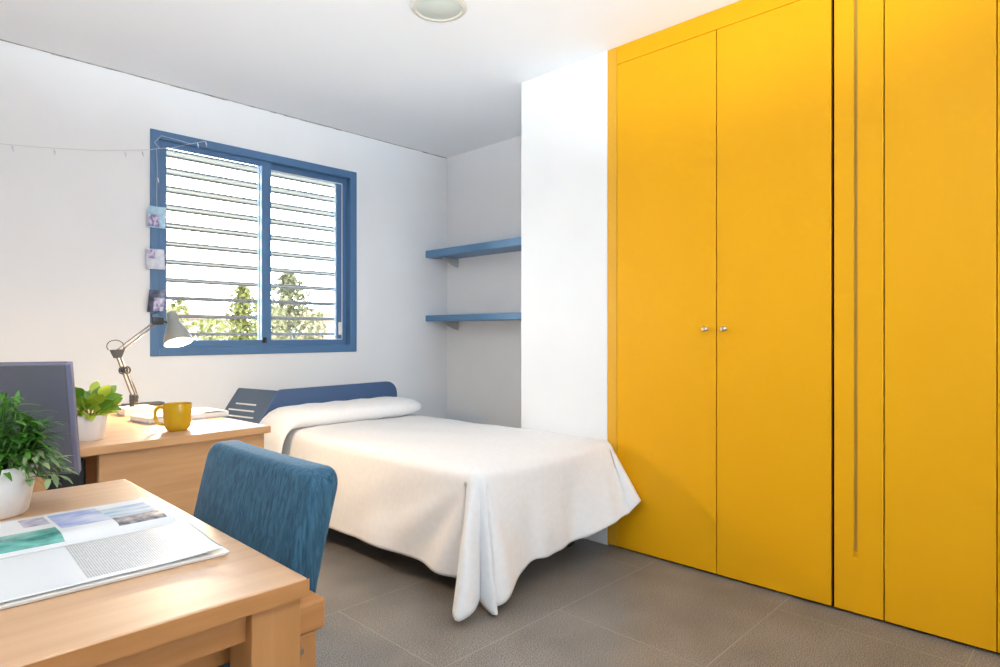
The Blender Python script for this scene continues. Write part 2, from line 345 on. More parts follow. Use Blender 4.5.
# ------------------------------------------------------------------ alcove shelves
def shelf(z0, z1, lab):
    s = thing('wall_shelf', lab, 'shelf', (3.35, 3.13, z0), group='blue shelves in the alcove')
    box('board', (-0.225, -0.001, -0.729, 0.729, 0, z1 - z0), M['blue_shelf'], s, bev=0.003)
    for y in (0.60, -0.60):
        bm = bmesh.new()
        t = bmesh.new()
        pr = [(-0.002, -0.001), (-0.16, -0.001), (-0.155, -0.012), (-0.03, -0.062), (-0.002, -0.07)]
        a = [t.verts.new((x, y - 0.011, z)) for x, z in pr]; c = [t.verts.new((x, y + 0.011, z)) for x, z in pr]
        t.faces.new(a); t.faces.new(c[::-1])
        for i in range(5): t.faces.new((a[i], a[(i + 1) % 5], c[(i + 1) % 5], c[i]))
        join(bm, t); link('bracket', bm, M['bracket'], s)
shelf(1.668, 1.722, 'upper blue shelf board high in the alcove on a small bracket')
shelf(1.166, 1.212, 'lower blue shelf board in the alcove, just above eye level')

# ------------------------------------------------------------------ ceiling light
cl = thing('ceiling_light', 'round flush ceiling light with a frosted grey-green lens', 'ceiling light', (1.765, 2.09, H))
lathe('ring', [(0.098, -0.001), (0.122, -0.001), (0.124, -0.010), (0.118, -0.016), (0.104, -0.018), (0.098, -0.012), (0.098, -0.001)], M['ring'], cl, 48)
lathe('lens', [(0.1, -0.004), (0.1, -0.012), (0.07, -0.021), (0.03, -0.026), (0, -0.027)], M['lens'], cl, 40)

# ------------------------------------------------------------------ fairy lights and snapshots on the window frame
fy = thing('fairy_lights', 'thin clear fairy-light string looped along the wall and window corner', 'string light', (0, WY, 0))
P_ = [(-0.6, -0.006, 2.0), (0.1, -0.006, 1.985), (0.482, -0.005, 1.991), (0.641, -0.005, 2.008), (0.90, -0.006, 2.045), (1.144, -0.016, 2.10), (1.19, -0.02, 2.115), (1.259, -0.02, 2.134), (1.35, -0.02, 2.175), (1.442, -0.016, 2.212)]
bm = bmesh.new(); atube(bm, P_, 0.0013, 6)
atube(bm, [(1.19, -0.02, 2.115), (1.165, -0.017, 2.145), (1.20, -0.018, 2.19), (1.30, -0.016, 2.185), (1.36, -0.016, 2.178)], 0.0013, 6)
atube(bm, [(1.175, -0.017, 2.11), (1.18, -0.016, 2.0), (1.176, -0.016, 1.85), (1.178, -0.017, 1.78)], 0.0013, 6)
link('wire', bm, M['wire'], fy, smooth=True)
for p in ((0.53, -0.006, 1.993), (0.70, -0.006, 2.012), (1.02, -0.008, 2.066), (1.105, -0.012, 2.084), (1.262, -0.02, 2.130), (1.395, -0.02, 2.192), (1.442, -0.018, 2.21), (1.18, -0.018, 1.95)):
    tube('bulb', [p, (p[0] + 0.003, p[1] - 0.002, p[2] - 0.012), (p[0] + 0.005, p[1] - 0.004, p[2] - 0.03)], [0.002, 0.004, 0.002], M['bulb_clear'], fy, 8)
def photo(x0, x1, z0, z1, tilt, lab, back, fig, curl=0.006):
    o = thing('photo_print', lab, 'photo', ((x0 + x1) / 2, WY - 0.019, (z0 + z1) / 2), group='small photos stuck to the window frame')
    w, h = (x1 - x0) / 2, (z1 - z0) / 2
    def sheet(name, fx0, fx1, fz0, fz1, m, dy):
        bm = bmesh.new(); g = []
        for i in range(7):
            u = fx0 + (fx1 - fx0) * i / 6; row = []
            for j in range(2):
                v = fz0 + (fz1 - fz0) * j
                row.append(bm.verts.new((u * w + tilt * v * h, -curl * u * u + dy, v * h)))
            g.append(row)
        for i in range(6): bm.faces.new((g[i][0], g[i + 1][0], g[i + 1][1], g[i][1]))
        ob = link(name, bm, m, o); md = ob.modifiers.new('t', 'SOLIDIFY'); md.thickness = 0.0008
    sheet('print', -1, 1, -1, 1, back, 0)
    sheet('picture', *fig[0], fig[1], -0.0012)
photo(1.128, 1.222, 1.665, 1.785, 0.05, 'topmost small blue photo with pale figures on the left window frame', M['ph_blue'], ((-0.95, 0.35, -0.9, 0.25), M['ph_fig']))
photo(1.120, 1.215, 1.432, 1.545, -0.05, 'pale middle photo on the left window frame, under the blue one', M['ph_pale'], ((-0.9, 0.0, 0.05, 0.9), M['ph_fig']))
photo(1.130, 1.218, 1.19, 1.315, 0.1, 'dark lowest photo on the left window frame, just above the lamp head', M['ph_dark'], ((-0.3, 0.9, -0.9, 0.3), M['ph_fig']))

# ------------------------------------------------------------------ bed: frame, mattress, headboard
bed = thing('bed', 'single bed with navy metal headboard against the window wall', 'bed', (0, 0, 0))
bm = bmesh.new()
abox(bm, 1.70, 1.735, 1.80, 3.47, 0.25, 0.30, 0.004); abox(bm, 2.53, 2.565, 1.80, 3.47, 0.25, 0.30, 0.004)
for y in (1.80, 2.35, 2.90, 3.43): abox(bm, 1.735, 2.53, y, y + 0.035, 0.255, 0.298, 0.003)
link('bed_frame', bm, M['black_metal'], bed)
for x in (1.74, 2.47):
    for y in (1.92, 3.35):
        bm = bmesh.new(); abox(bm, x, x + 0.04, y, y + 0.04, 0.055, 0.255, 0.003)
        lg = link('leg', bm, M['black_metal'], bed)
        bm = bmesh.new(); alathe(bm, [(0, -0.013), (0.024, -0.013), (0.028, -0.008), (0.028, 0.008), (0.024, 0.013), (0, 0.013)], 20, Matrix.Translation((x + 0.02, y + 0.02, 0.028)) @ Matrix.Rotation(R(90), 4, 'Y'))
        abox(bm, x + 0.002, x + 0.006, y + 0.008, y + 0.032, 0.028, 0.062); abox(bm, x + 0.034, x + 0.038, y + 0.008, y + 0.032, 0.028, 0.062)
        link('castor', bm, M['black'], lg, smooth=True)
box('mattress', (1.685, 2.575, 1.785, 3.465, 0.30, 0.525), M['linen'], bed, bev=0.03, seg=3, smooth=True)
# headboard shell: slanted left end, rounded right shoulder
prof = [(1.572, 0.16), (1.572, 0.48), (1.588, 0.53), (1.605, 0.56), (1.66, 0.646), (1.712, 0.724), (1.722, 0.734), (1.738, 0.740)]
for k in range(9):
    a = R(90 - 90 * k / 8); prof.append((2.485 + 0.085 * math.cos(a), 0.662 + 0.085 * math.sin(a)))
prof.append((2.57, 0.16))
def extr(bm, pr, y0, y1, fl=0.0):
    t = bmesh.new()
    a = [t.verts.new((x, y0, z)) for x, z in pr]; c = [t.verts.new((x - (fl if x < 2 else 0), y1, z)) for x, z in pr]; k = len(pr)
    t.faces.new(a); t.faces.new(c[::-1])
    for i in range(k): t.faces.new((a[i], a[(i + 1) % k], c[(i + 1) % k], c[i]))
    join(bm, t)
bm = bmesh.new(); extr(bm, prof, 3.480, 3.500); hb = link('headboard', bm, M['blue_bed'], bed, smooth=True, angle=30)
FL = 0.075
wing = [(1.572, 0.16), (1.572, 0.48), (1.588, 0.53), (1.605, 0.56), (1.66, 0.646), (1.712, 0.724), (1.722, 0.734)]
wing = wing + [(x + 0.006, z - 0.001) for x, z in wing[::-1]]
bm = bmesh.new(); extr(bm, wing, 3.499, 3.856, FL)
link('side_wing', bm, M['navy_plate'], hb, smooth=True, angle=30)
for xs, zs, ya, yb in ((1.664, 0.648, 3.60, 3.785), (1.641, 0.613, 3.585, 3.82), (1.620, 0.579, 3.56, 3.825)):
    xs = 1.605 + (zs - 0.56) / 1.5636 - 0.0012
    nx, nz = -0.843, 0.538; tx, tz = 0.538, 0.843
    bm = bmesh.new(); h_ = 0.0045
    for s in (0.0005,):
        q = [(xs + nx * s + tx * a - FL * max(0, y - 3.499) / 0.357 - 0.001, y, zs + nz * s + tz * a) for a, y in ((-h_, ya), (h_, ya), (h_, yb), (-h_, yb))]
        q2 = [(x - nx * 0.002, y, z - nz * 0.002) for x, y, z in q]
        v1 = [bm.verts.new(p) for p in q]; v2 = [bm.verts.new(p) for p in q2]
        bm.faces.new(v1); bm.faces.new(v2[::-1])
        for i in range(4): bm.faces.new((v1[i], v1[(i + 1) % 4], v2[(i + 1) % 4], v2[i]))
    link('vent_slot', bm, M['white'], hb)
bm = bmesh.new(); abox(bm, 1.560, 1.598, 3.44, 3.50, 0.10, 0.47, 0.004); abox(bm, 1.555, 1.66, 3.36, 3.46, 0.375, 0.41, 0.006)
link('side_bracket', bm, M['blue_bed'], bed)

# ------------------------------------------------------------------ bedspread
X0, X1, Y0, Y1, ZT, RR = 1.705, 2.555, 1.785, 3.46, 0.545, 0.05
def top_z(x, y):
    z = ZT + 0.004 * math.sin(5 * x + 1.3 * y) + 0.003 * math.sin(3.1 * y - 2 * x) + 0.0016 * math.sin(17 * x + 9 * y) + 0.0014 * math.sin(-11 * x + 19 * y)
    u = min((x - X0), (X1 - x), (y - Y0), 0.10) / 0.10
    return z + 0.006 * (u - 1)
NX, NY, NP = 46, 84, 30
path = []      # (base x, y, azimuth, tilt, length, ripple)
for j in range(NY):                       # left side, head -> foot
    y = lerp(Y1, Y0, j / NY); s = (Y1 - y) / (Y1 - Y0)
    path.append((X0, y, 180, 6 + 2.0 * math.sin(4.2 * s + 0.4), 0.450 + 0.012 * math.sin(7 * s) - 0.02 * sm((0.15 - s) / 0.15), 'L', y - Y0))
for k in range(NP):                       # near corner
    f = k / NP
    tl = lerp(5, 4, f) + 13 * math.exp(-((f - 0.33) / 0.16) ** 2) + 5.5 * math.exp(-((f - 0.78) / 0.09) ** 2) - 4 * math.exp(-((f - 0.6) / 0.07) ** 2)
    ln = 0.452 + 0.118 * (f / 0.34 if f < 0.34 else 1) - 0.055 * max(0, 1 - abs(f - 0.56) / 0.2) - 0.028 * sm((f - 0.75) / 0.25)
    path.append((X0, Y0, 180 + 90 * sm(f), tl, ln, 'C', f))
for i in range(NX):                       # foot, left -> right
    x = lerp(X0, X1, i / NX); s = i / NX
    ln = 0.545 - 0.075 * sm(s / 0.22) - 0.018 * sm((s - 0.2) / 0.25) - 0.030 * sm((s - 0.5) / 0.3) - 0.045 * sm((s - 0.7) / 0.3) - 0.014 * math.exp(-((s - 0.33) / 0.05) ** 2)
    path.append((x, Y0, 270, 4 + 3 * math.sin(5 * s + 2) + 14 * sm((s - 0.55) / 0.45), ln, 'F', s))
for k in range(NP):                       # far corner, flares towards the camera along the wardrobe
    f = k / NP
    tl = 20 + 11 * math.exp(-((f - 0.26) / 0.17) ** 2) - 17 * sm((f - 0.42) / 0.4) - 1.8 * sm((f - 0.8) / 0.2)
    ln = 0.377 - 0.035 * math.exp(-((f - 0.27) / 0.2) ** 2) + 0.06 * sm((f - 0.5) / 0.4) + 0.03 * math.exp(-((f - 0.6) / 0.12) ** 2)
    path.append((X1, Y0, 270 + 90 * sm(f), tl, ln, 'D', f))
for j in range(NY + 1):
    y = lerp(Y0, Y1, j / NY); path.append((X1, y, 0, 1.2, 0.42, 'R', j / NY))
bm = bmesh.new(); NV = 30; cols = []
for (bx, by, az, tl, L, kind, q) in path:
    nx, ny = math.cos(R(az)), math.sin(R(az)); tm = R(90 - tl); col = []
    for v in range(NV + 1):
        e = L * (v / NV) ** 0.9
        if e < RR * tm: th = e / RR; o = RR * math.sin(th); dz = RR * (1 - math.cos(th))
        else: k = e - RR * tm; o = RR * math.sin(tm) + k * math.cos(tm); dz = RR * (1 - math.cos(tm)) + k * math.sin(tm)
        w = sm((e - 0.06) / (L - 0.06)); rp = 0
        if kind == 'L':
            ph = math.atan2(max(e - 0.03, 0), q + 0.05)
            rp = w * (0.023 * math.sin(12 * ph + 0.6) * math.exp(-q / 0.5) + 0.008 * math.sin(q * 11 + 2.5 * e) * sm(q / 0.2) + 0.004 * math.sin(q * 23 + 1))
            rp += 0.006 * math.sin(q * 16 - e * 14) * w * (1 - w) * 2
        elif kind == 'F':
            ph = math.atan2(max(e - 0.03, 0), q * 0.85 + 0.05)
            rp = w * (0.015 * math.sin(10 * ph + 1.5) * math.exp(-q / 0.35) + 0.011 * math.sin(q * 16 + 0.8) + 0.004 * math.sin(q * 37)) * sm((1 - q) / 0.15)
        elif kind == 'C':
            rp = w * 0.010 * math.sin(q * 19) * math.sin(q * math.pi)
        elif kind == 'D':
            rp = w * 0.016 * math.sin(q * 22 + 2) * sm((q - 0.4) / 0.3)
        o += rp
        x, y, z = bx + nx * o, by + ny * o, top_z(bx, by) - dz
        if y < 1.86 and x > 2.60: x = 2.60 + 0.026 * math.tanh((x - 2.60) / 0.026)
        if x > 2.634: x = 2.634
        col.append(bm.verts.new((x, y, max(z, 0.006 + 0.004 * (v == NV)))))
    cols.append(col)
for a, b_ in zip(cols, cols[1:]):
    for v in range(NV): bm.faces.new((a[v], a[v + 1], b_[v + 1], b_[v]))
g = [[bm.verts.new((lerp(X0, X1, i / NX), lerp(Y1, Y0, j / NY), top_z(lerp(X0, X1, i / NX), lerp(Y1, Y0, j / NY)))) for i in range(NX + 1)] for j in range(NY + 1)]
for j in range(NY):
    for i in range(NX): bm.faces.new((g[j][i], g[j + 1][i], g[j + 1][i + 1], g[j][i + 1]))
bmesh.ops.remove_doubles(bm, verts=bm.verts[:], dist=0.0004)
bmesh.ops.recalc_face_normals(bm, faces=bm.faces[:])
ov = 1 if sum(f.normal.z * f.calc_area() for f in bm.faces) > 0 else -1
if ov < 0: bmesh.ops.reverse_faces(bm, faces=bm.faces[:])
bs = link('bedspread', bm, M['linen'], None, smooth=True, angle=180, recalc=False)
bs['label'] = 'off-white cotton bedspread draped over the bed, one corner trailing to the floor'; bs['category'] = 'bedspread'; bs['kind'] = 'thing'
md = bs.modifiers.new('thick', 'SOLIDIFY'); md.thickness = 0.004; md.offset = 1

# pillow: a long bolster whose cover hangs over the left side of the bed
pts = []
for k in range(30):
    t = k / 29
    if t < 0.62:
        x = lerp(2.575, 1.76, t / 0.62); pts.append((x, 0.600 - 0.004 * t, 0.0, x))
    else:
        u = (t - 0.62) / 0.38; a = R(86) * sm(u * 1.7); pts.append(None)
px, pz = 1.76, 0.5975
for k in range(30):
    t = k / 29
    if pts[k] is None:
        u = (t - 0.62) / 0.38; a = R(84) * sm(u * 1.5); st = 0.036
        px -= math.cos(a) * st; pz -= math.sin(a) * st; pts[k] = (px, pz, a, 0)
bm = bmesh.new(); rings = []; NS = 36
for k, (x, z, a, _) in enumerate(pts):
    t = k / 29
    end = math.sqrt(max(0.0, min(1, t / 0.13)) * (2 - min(1, t / 0.13))) if t < 0.13 else 1
    hy = 0.165 * (0.55 + 0.45 * end); ht = 0.062 * max(end, 0.05)
    ht *= 1 - 0.72 * sm((t - 0.60) / 0.25); hy *= 1 - 0.10 * sm((t - 0.8) / 0.2)
    ht += 0.003 * math.sin(k * 1.7) * end
    nx, nz = -math.sin(a), math.cos(a); yc = 3.310
    ring = []
    for s in range(NS):
        an = 2 * math.pi * s / NS; ca, sa = math.cos(an), math.sin(an)
        cy = math.copysign(abs(ca) ** 0.85, ca) * hy; cn = math.copysign(abs(sa) ** 0.8, sa) * ht
        ring.append(bm.verts.new((x + nx * cn, yc + cy, z + nz * cn)))
    rings.append(ring)
for a, b_ in zip(rings, rings[1:]):
    for s in range(NS): bm.faces.new((a[s], a[(s + 1) % NS], b_[(s + 1) % NS], b_[s]))
bm.faces.new(rings[0]); bm.faces.new(rings[-1][::-1])
pl = link('pillow', bm, M['linen'], None, smooth=True, angle=70)
pl['label'] = 'long cream-covered bolster pillow lying across the bed in front of the navy headboard'; pl['category'] = 'pillow'; pl['kind'] = 'thing'

# ------------------------------------------------------------------ near table
TX, TY = 0.412, 1.155
tb = thing('table', 'light beech table in the left foreground with an open magazine on it', 'table', (TX, TY, 0))
box('tabletop', (-1.20, 0.0, -0.403, 0.40, 0.725, 0.75), M['wood'], tb, bev=0.003)
box('edge_band', (-1.20, 0.0015, -0.4045, -0.4032, 0.7262, 0.7485), M['wood_t'], tb, bev=0)
bm = bmesh.new()
abox(bm, -1.13, -0.07, -0.380, -0.360, 0.684, 0.7248); abox(bm, -1.13, -0.07, 0.360, 0.380, 0.684, 0.7248)
abox(bm, -0.042, -0.022, -0.36, 0.36, 0.690, 0.7248); abox(bm, -1.178, -1.158, -0.36, 0.36, 0.690, 0.7248)
link('apron', bm, M['wood_t'], tb)
for x in (-0.072, -1.19):
    for y in (-0.396, 0.330): box('leg', (x, x + 0.066, y, y + 0.066, 0, 0.7248), M['wood_tv'], tb, bev=0.002)

# ------------------------------------------------------------------ chair at the right end of the table
ch = thing('chair', 'blue velvet armchair with beech arms pushed in at the right end of the table', 'chair', (0.47, 1.098, 0))
bm = bmesh.new(); zb, zt, wy = 0.47, 0.853, 0.211
v = [bm.verts.new((x, y, z)) for x in (-0.024, 0.030) for y in (-wy, wy) for z in (zb, zt)]
for f in ((0, 1, 3, 2), (4, 6, 7, 5), (0, 4, 5, 1), (2, 3, 7, 6), (0, 2, 6, 4), (1, 5, 7, 3)): bm.faces.new([v[i] for i in f])
bmesh.ops.recalc_face_normals(bm, faces=bm.faces[:])
tp = [e for e in bm.edges if all(q.co.z > zt - 0.01 for q in e.verts) and abs(e.verts[0].co.y - e.verts[1].co.y) < 1e-4]
bmesh.ops.bevel(bm, geom=tp, offset=0.034, segments=6, affect='EDGES', profile=0.5)
rim = [e for e in bm.edges if abs(e.verts[0].co.x - e.verts[1].co.x) < 1e-5]
bmesh.ops.bevel(bm, geom=rim, offset=0.013, segments=4, affect='EDGES', profile=0.5)
for k in range(1, 14): bmesh.ops.bisect_plane(bm, geom=bm.verts[:] + bm.edges[:] + bm.faces[:], plane_co=(0, 0, lerp(zb, zt - 0.04, k / 14)), plane_no=(0, 0, 1))
for k in range(1, 16): bmesh.ops.bisect_plane(bm, geom=bm.verts[:] + bm.edges[:] + bm.faces[:], plane_co=(0, lerp(-wy + 0.04, wy - 0.04, k / 16), 0), plane_no=(0, 1, 0))
for q in bm.verts:
    f = max(0.0, (q.co.z - zb) / (zt - zb)); u = q.co.y / wy
    q.co.x += -0.026 + 0.078 * f ** 1.25 - 0.007 * (1 - u * u); q.co.y *= 1 - 0.03 * (1 - f)
link('backrest', bm, M['chair_blue'], ch, smooth=True, angle=60)
box('seat', (-0.43, 0.0, -0.205, 0.205, 0.40, 0.475), M['chair_blue'], ch, bev=0.02, seg=3, smooth=True)
bm = bmesh.new()
abox(bm, -0.42, -0.005, -0.2, -0.18, 0.345, 0.402, .002); abox(bm, -0.42, -0.005, 0.18, 0.2, 0.345, 0.402, .002); abox(bm, -0.42, -0.40, -0.2, 0.2, 0.345, 0.402, .002)
link('seat_frame', bm, M['wood_v'], ch)
for s in (-1, 1):
    y0, y1 = sorted((s * 0.256, s * 0.210))
    a = box('arm', (-0.36, 0.021, y0, y1, 0.628, 0.674), M['wood_t'], ch, bev=0.006, seg=3)
    b_ = bmesh.new(); abox(b_, -0.048, 0.008, y0 + 0.004, y1 - 0.004, 0.0, 0.6275, 0.003); lg = link('leg', b_, M['wood_tv'], ch)
    box('leg', (-0.40, -0.36, y0 + 0.004, y1 - 0.004, 0.0, 0.6275), M['wood_tv'], ch, bev=0.003)
    lathe('screw', [(0, 0), (0.005, 0), (0.005, 0.0015), (0.003, 0.002), (0, 0.001)], M['steel'], lg, 16, Matrix.Translation((-0.018, s * 0.252, 0.605)) @ Matrix.Rotation(R(90 * s), 4, 'X') @ Matrix.Scale(-1, 4, (0, 0, 1)))

# ------------------------------------------------------------------ magazine lying open on the table
mgz = thing('magazine', 'open glossy magazine with text and landscape pictures lying on the table', 'magazine', (0.372, 1.105, 0.7505), R(-1))
def page(name, y_edge, mats, rule, parent, n=(44, 30), lift=0.009, curl=0.0, z0=0.0045):
    bm = bmesh.new(); G_ = []
    for i in range(n[0] + 1):
        x = -0.30 + 0.30 * i / n[0]; row = []
        for j in range(n[1] + 1):
            t = j / n[1]; y = y_edge * t
            z = z0 + 0.001 + lift * (sm(t / 0.22) * (1 - 0.75 * sm((t - 0.15) / 0.85)))
            z += curl * max(0, (x + 0.10) / 0.10) ** 2 * (0.3 + 0.7 * t)
            row.append(bm.verts.new((x, y, z)))
        G_.append(row)
    for i in range(n[0]):
        for j in range(n[1]):
            f = bm.faces.new((G_[i][j], G_[i + 1][j], G_[i + 1][j + 1], G_[i][j + 1])); f.material_index = rule(-0.30 + 0.30 * (i + .5) / n[0], (j + .5) / n[1])
    o = link(name, bm, mats, parent, smooth=True, angle=180)
    md = o.modifiers.new('t', 'SOLIDIFY'); md.thickness = 0.0006
    return o
def r_near(x, t): return 1 if (x > -0.165 and x < -0.012 and 0.04 < t < 0.93) else 0
def r_far(x, t):
    if x < -0.155:
        if 0.06 < t < 0.42: return 1
        if 0.60 < t < 0.92 and x > -0.19: return 5
        return 0
    if -0.15 < x < -0.078 and 0.33 < t < 0.93: return 2
    if -0.078 < x < -0.008: return 4 if 0.14 < t < 0.36 else (3 if 0.36 <= t < 0.80 else 0)
    if -0.15 < x < -0.078 and 0.10 < t < 0.30: return 0
    return 0
page('text_page', -0.190, [M['paper_g'], M['text']], r_near, mgz, n=(60, 30), curl=0.004)
page('picture_page', 0.205, [M['paper_g'], M['pic_teal'], M['pic_lilac'], M['pic_sea'], M['pic_rock'], M['pic_grey']], r_far, mgz, n=(60, 30), curl=0.002)
bm = bmesh.new()
for i in range(6):
    e = 0.0008 * i; abox(bm, -0.30 + e, 0.001 + e * 1.5, -0.192 - e * 0.7, -0.004, 0.0008 * i, 0.0008 * i + 0.0006)
    abox(bm, -0.30 + e, 0.002 - e, 0.004, 0.206 - e, 0.0008 * i, 0.0008 * i + 0.0006)
link('page_stack', bm, M['paper'], mgz)

# ------------------------------------------------------------------ monitor seen from behind
mo = thing('monitor', 'slim grey monitor seen from behind at the left edge, behind the potted plant', 'monitor', (0.31, 1.505, 0.7505), math.atan2(-0.43, 0.9))
mt = Matrix.Translation((0, 0, 0.034)) @ Matrix.Rotation(R(15), 4, 'X')
bm = bmesh.new(); abox(bm, -0.42, -0.003, 0.001, 0.016, 0.0, 0.233, 0.002, M4=mt); link('back_cover', bm, M['mon'], mo)
bm = bmesh.new(); abox(bm, -0.003, 0.006, 0.0, 0.018, -0.001, 0.234, 0.0015, M4=mt); abox(bm, -0.4205, -0.003, 0.016, 0.0185, -0.001, 0.234, M4=mt); link('bezel', bm, M['mon_edge'], mo)
bm = bmesh.new(); abox(bm, -0.41, -0.008, 0.0184, 0.0192, 0.01, 0.218, M4=mt); link('screen', bm, M['screen'], mo)
bm = bmesh.new(); abox(bm, -0.30, -0.25, -0.03, 0.002, 0.012, 0.11, 0.004); link('stand', bm, M['mon'], mo)
bm = bmesh.new(); abox(bm, -0.36, -0.19, -0.09, -0.012, 0.0, 0.012, 0.004); link('foot', bm, M['mon'], mo)

# ------------------------------------------------------------------ plants
def leaf(bm, p0, d, up, L, w, droop, fold=0.25, seg=6, tipw=0.0, mi=0):
    d = Vector(d).normalized(); side = d.cross(Vector(up)).normalized(); nrm = side.cross(d).normalized()
    pos = Vector(p0); rows = []; dirv = d.copy()
    for i in range(seg + 1):
        t = i / seg; ww = w * (math.sin(math.pi * min(1, (t * 0.93 + 0.05))) ** 0.8) * (1 - 0.25 * t)
        if i == seg: ww = 0.0005
        rows.append((bm.verts.new(pos - side * ww + nrm * ww * fold), bm.verts.new(pos), bm.verts.new(pos + side * ww + nrm * ww * fold)))
        dirv = (dirv + Vector((0, 0, -1)) * droop / seg).normalized(); pos = pos + dirv * (L / seg)
        nrm = side.cross(dirv).normalized()
    for a, b_ in zip(rows, rows[1:]):
        bm.faces.new((a[0], a[1], b_[1], b_[0])).material_index = mi; bm.faces.new((a[1], a[2], b_[2], b_[1])).material_index = mi
def pot(t, r0, r1, h):
    lathe('pot', [(0, 0.0), (r0 - 0.004, 0.0), (r0, 0.004), (r1, h - 0.003), (r1 - 0.001, h), (r1 - 0.005, h), (r1 - 0.006, h - 0.012), (r0 - 0.006, 0.02), (0, 0.018)], M['pot'], t, 40)
    lathe('soil', [(0, h - 0.012), (r1 * 0.5, h - 0.010), (r1 - 0.007, h - 0.014)], M['soil'], t, 24)
p1 = thing('potted_plant', 'bushy dark green plant in a white pot on the near table, left edge', 'plant', (0.165, 1.408, 0.7505))
pot(p1, 0.052, 0.067, 0.088)
bm = bmesh.new(); rnd = random.Random(3)
for s in range(70):
    a = rnd.uniform(0, 6.283); rr = 0.050 * math.sqrt(rnd.random()); top = rnd.uniform(0.6, 1.0) * 0.140 * (1 - (rr / 0.066) ** 2)
    sx, sy = rr * math.cos(a), rr * math.sin(a)
    ex, ey, ez = sx * 1.3 + 0.012, sy * 1.3 - 0.012, 0.078 + top
    atube(bm, [(sx, sy, 0.075), ((sx + ex) / 2, (sy + ey) / 2, 0.078 + top * 0.55), (ex, ey, ez)], 0.0012, 5)
    nl = 9
    for k in range(nl):
        f = 0.2 + 0.8 * k / (nl - 1); b0 = (lerp(sx, ex, f), lerp(sy, ey, f), lerp(0.078, ez, f))
        az = a + k * 2.4 + rnd.uniform(-.3, .3); el = rnd.uniform(0.0, 0.9) + 0.5 * (f - 0.5)
        leaf(bm, b0, (math.cos(az) * math.cos(el), math.sin(az) * math.cos(el), math.sin(el)), (0, 0, 1), rnd.uniform(0.030, 0.050), rnd.uniform(0.0040, 0.0066), rnd.uniform(0.5, 1.6), seg=5)
link('foliage', bm, M['leafD'], p1, smooth=True, angle=180, recalc=False)
bm = bmesh.new()      # paler trailing shoots spilling to the right
for s in range(13):
    a = rnd.uniform(-1.1, 0.3); reach = rnd.uniform(0.035, 0.078); pts = []
    for k in range(7):
        t = k / 6; pts.append((0.03 * math.cos(a) + reach * t * math.cos(a), 0.03 * math.sin(a) + reach * t * math.sin(a), 0.085 + 0.045 * math.sin(t * 2.2) - 0.055 * t * t + rnd.uniform(-.003, .003)))
    atube(bm, pts, 0.001, 5)
    for k in range(1, 7):
        for sgn in (-1, 1):
            az = a + sgn * rnd.uniform(0.5, 1.2)
            leaf(bm, pts[k], (math.cos(az), math.sin(az), rnd.uniform(-.1, .4)), (0, 0, 1), rnd.uniform(0.024, 0.038), rnd.uniform(0.0036, 0.0056), rnd.uniform(0.5, 1.3), seg=5)
link('trailing_shoots', bm, M['leafV'], p1, smooth=True, angle=180, recalc=False)

p2 = thing('potted_plant', 'small lime-green leafy plant in a white pot on the back desk', 'plant', (0.487, 2.20, 0.7505))
pot(p2, 0.040, 0.048, 0.075)
bm = bmesh.new(); rnd = random.Random(12)
for s in range(46):
    a = s * 2.39996 + rnd.uniform(-.3, .3); f = s / 45; el = lerp(0.15, 1.3, f ** 0.8) + rnd.uniform(-.15, .15)
    st = rnd.uniform(0.02, 0.055) * (0.7 + 0.6 * f)
    b0 = Vector((0.012 * math.cos(a), 0.012 * math.sin(a), 0.066)); d0 = Vector((math.cos(a) * math.cos(el), math.sin(a) * math.cos(el), math.sin(el)))
    e0 = b0 + d0 * st + Vector((0, 0, 0.006)); atube(bm, [b0, e0], 0.0012, 5)
    leaf(bm, e0, d0 + Vector((0, 0, 0.25)), (-0.1, -0.7, 0.7), rnd.uniform(0.036, 0.052), rnd.uniform(0.015, 0.021), rnd.uniform(0.6, 1.5), fold=0.22, seg=7)
for az, el, L in ((0.1, 0.95, 0.085), (0.5, 0.75, 0.075), (-0.3, 0.55, 0.07)):
    d0 = Vector((math.cos(az) * math.cos(el), math.sin(az) * math.cos(el), math.sin(el))); b0 = Vector((0.01, 0, 0.085))
    leaf(bm, b0 + d0 * 0.03, d0, (-0.2, -0.9, 0.3), L * 0.8, 0.021, 0.35, fold=0.35, seg=8)
link('foliage', bm, M['leafL'], p2, smooth=True, angle=180, recalc=False)

# ------------------------------------------------------------------ back desk
AN = R(3.5)
dk = thing('desk', 'light wood desk with solid end panel at the left, by the bed head', 'desk', (1.0, 2.084, 0), AN)
box('desktop', (-0.575, 0.0, 0.0, 1.12, 0.725, 0.75), M['wood'], dk, bev=0.003)
box('edge_band', (-0.575, 0.0, -0.0015, -0.0002, 0.7265, 0.7485), M['wood_edge'], dk, bev=0)
box('end_panel', (-0.517, -0.012, 0.02, 0.042, 0.0, 0.7248), M['wood_edge'], dk, bev=0.002)
box('end_panel', (-0.517, -0.012, 1.07, 1.092, 0.0, 0.7248), M['wood_edge'], dk, bev=0.002)
box('back_panel', (-0.04, -0.022, 0.042, 1.07, 0.30, 0.7248), M['wood_edge'], dk, bev=0.001)
cb = thing('cabinet', 'low wooden cabinet half hidden behind the near plant and monitor', 'cabinet', (0.16, 2.28, 0))
bm = bmesh.new(); abox(bm, -0.2, 0.2, -0.2, 0.2, 0.05, 0.69, 0.003); abox(bm, -0.19, 0.19, -0.19, 0.19, 0, 0.05); link('body', bm, M['wood_v'], cb)
box('cabinet_top', (-0.205, 0.205, -0.205, 0.205, 0.69, 0.71), M['wood_edge'], cb)
box('door', (-0.198, 0.198, -0.214, -0.2015, 0.06, 0.685), M['wood_v'], cb, bev=0.002)
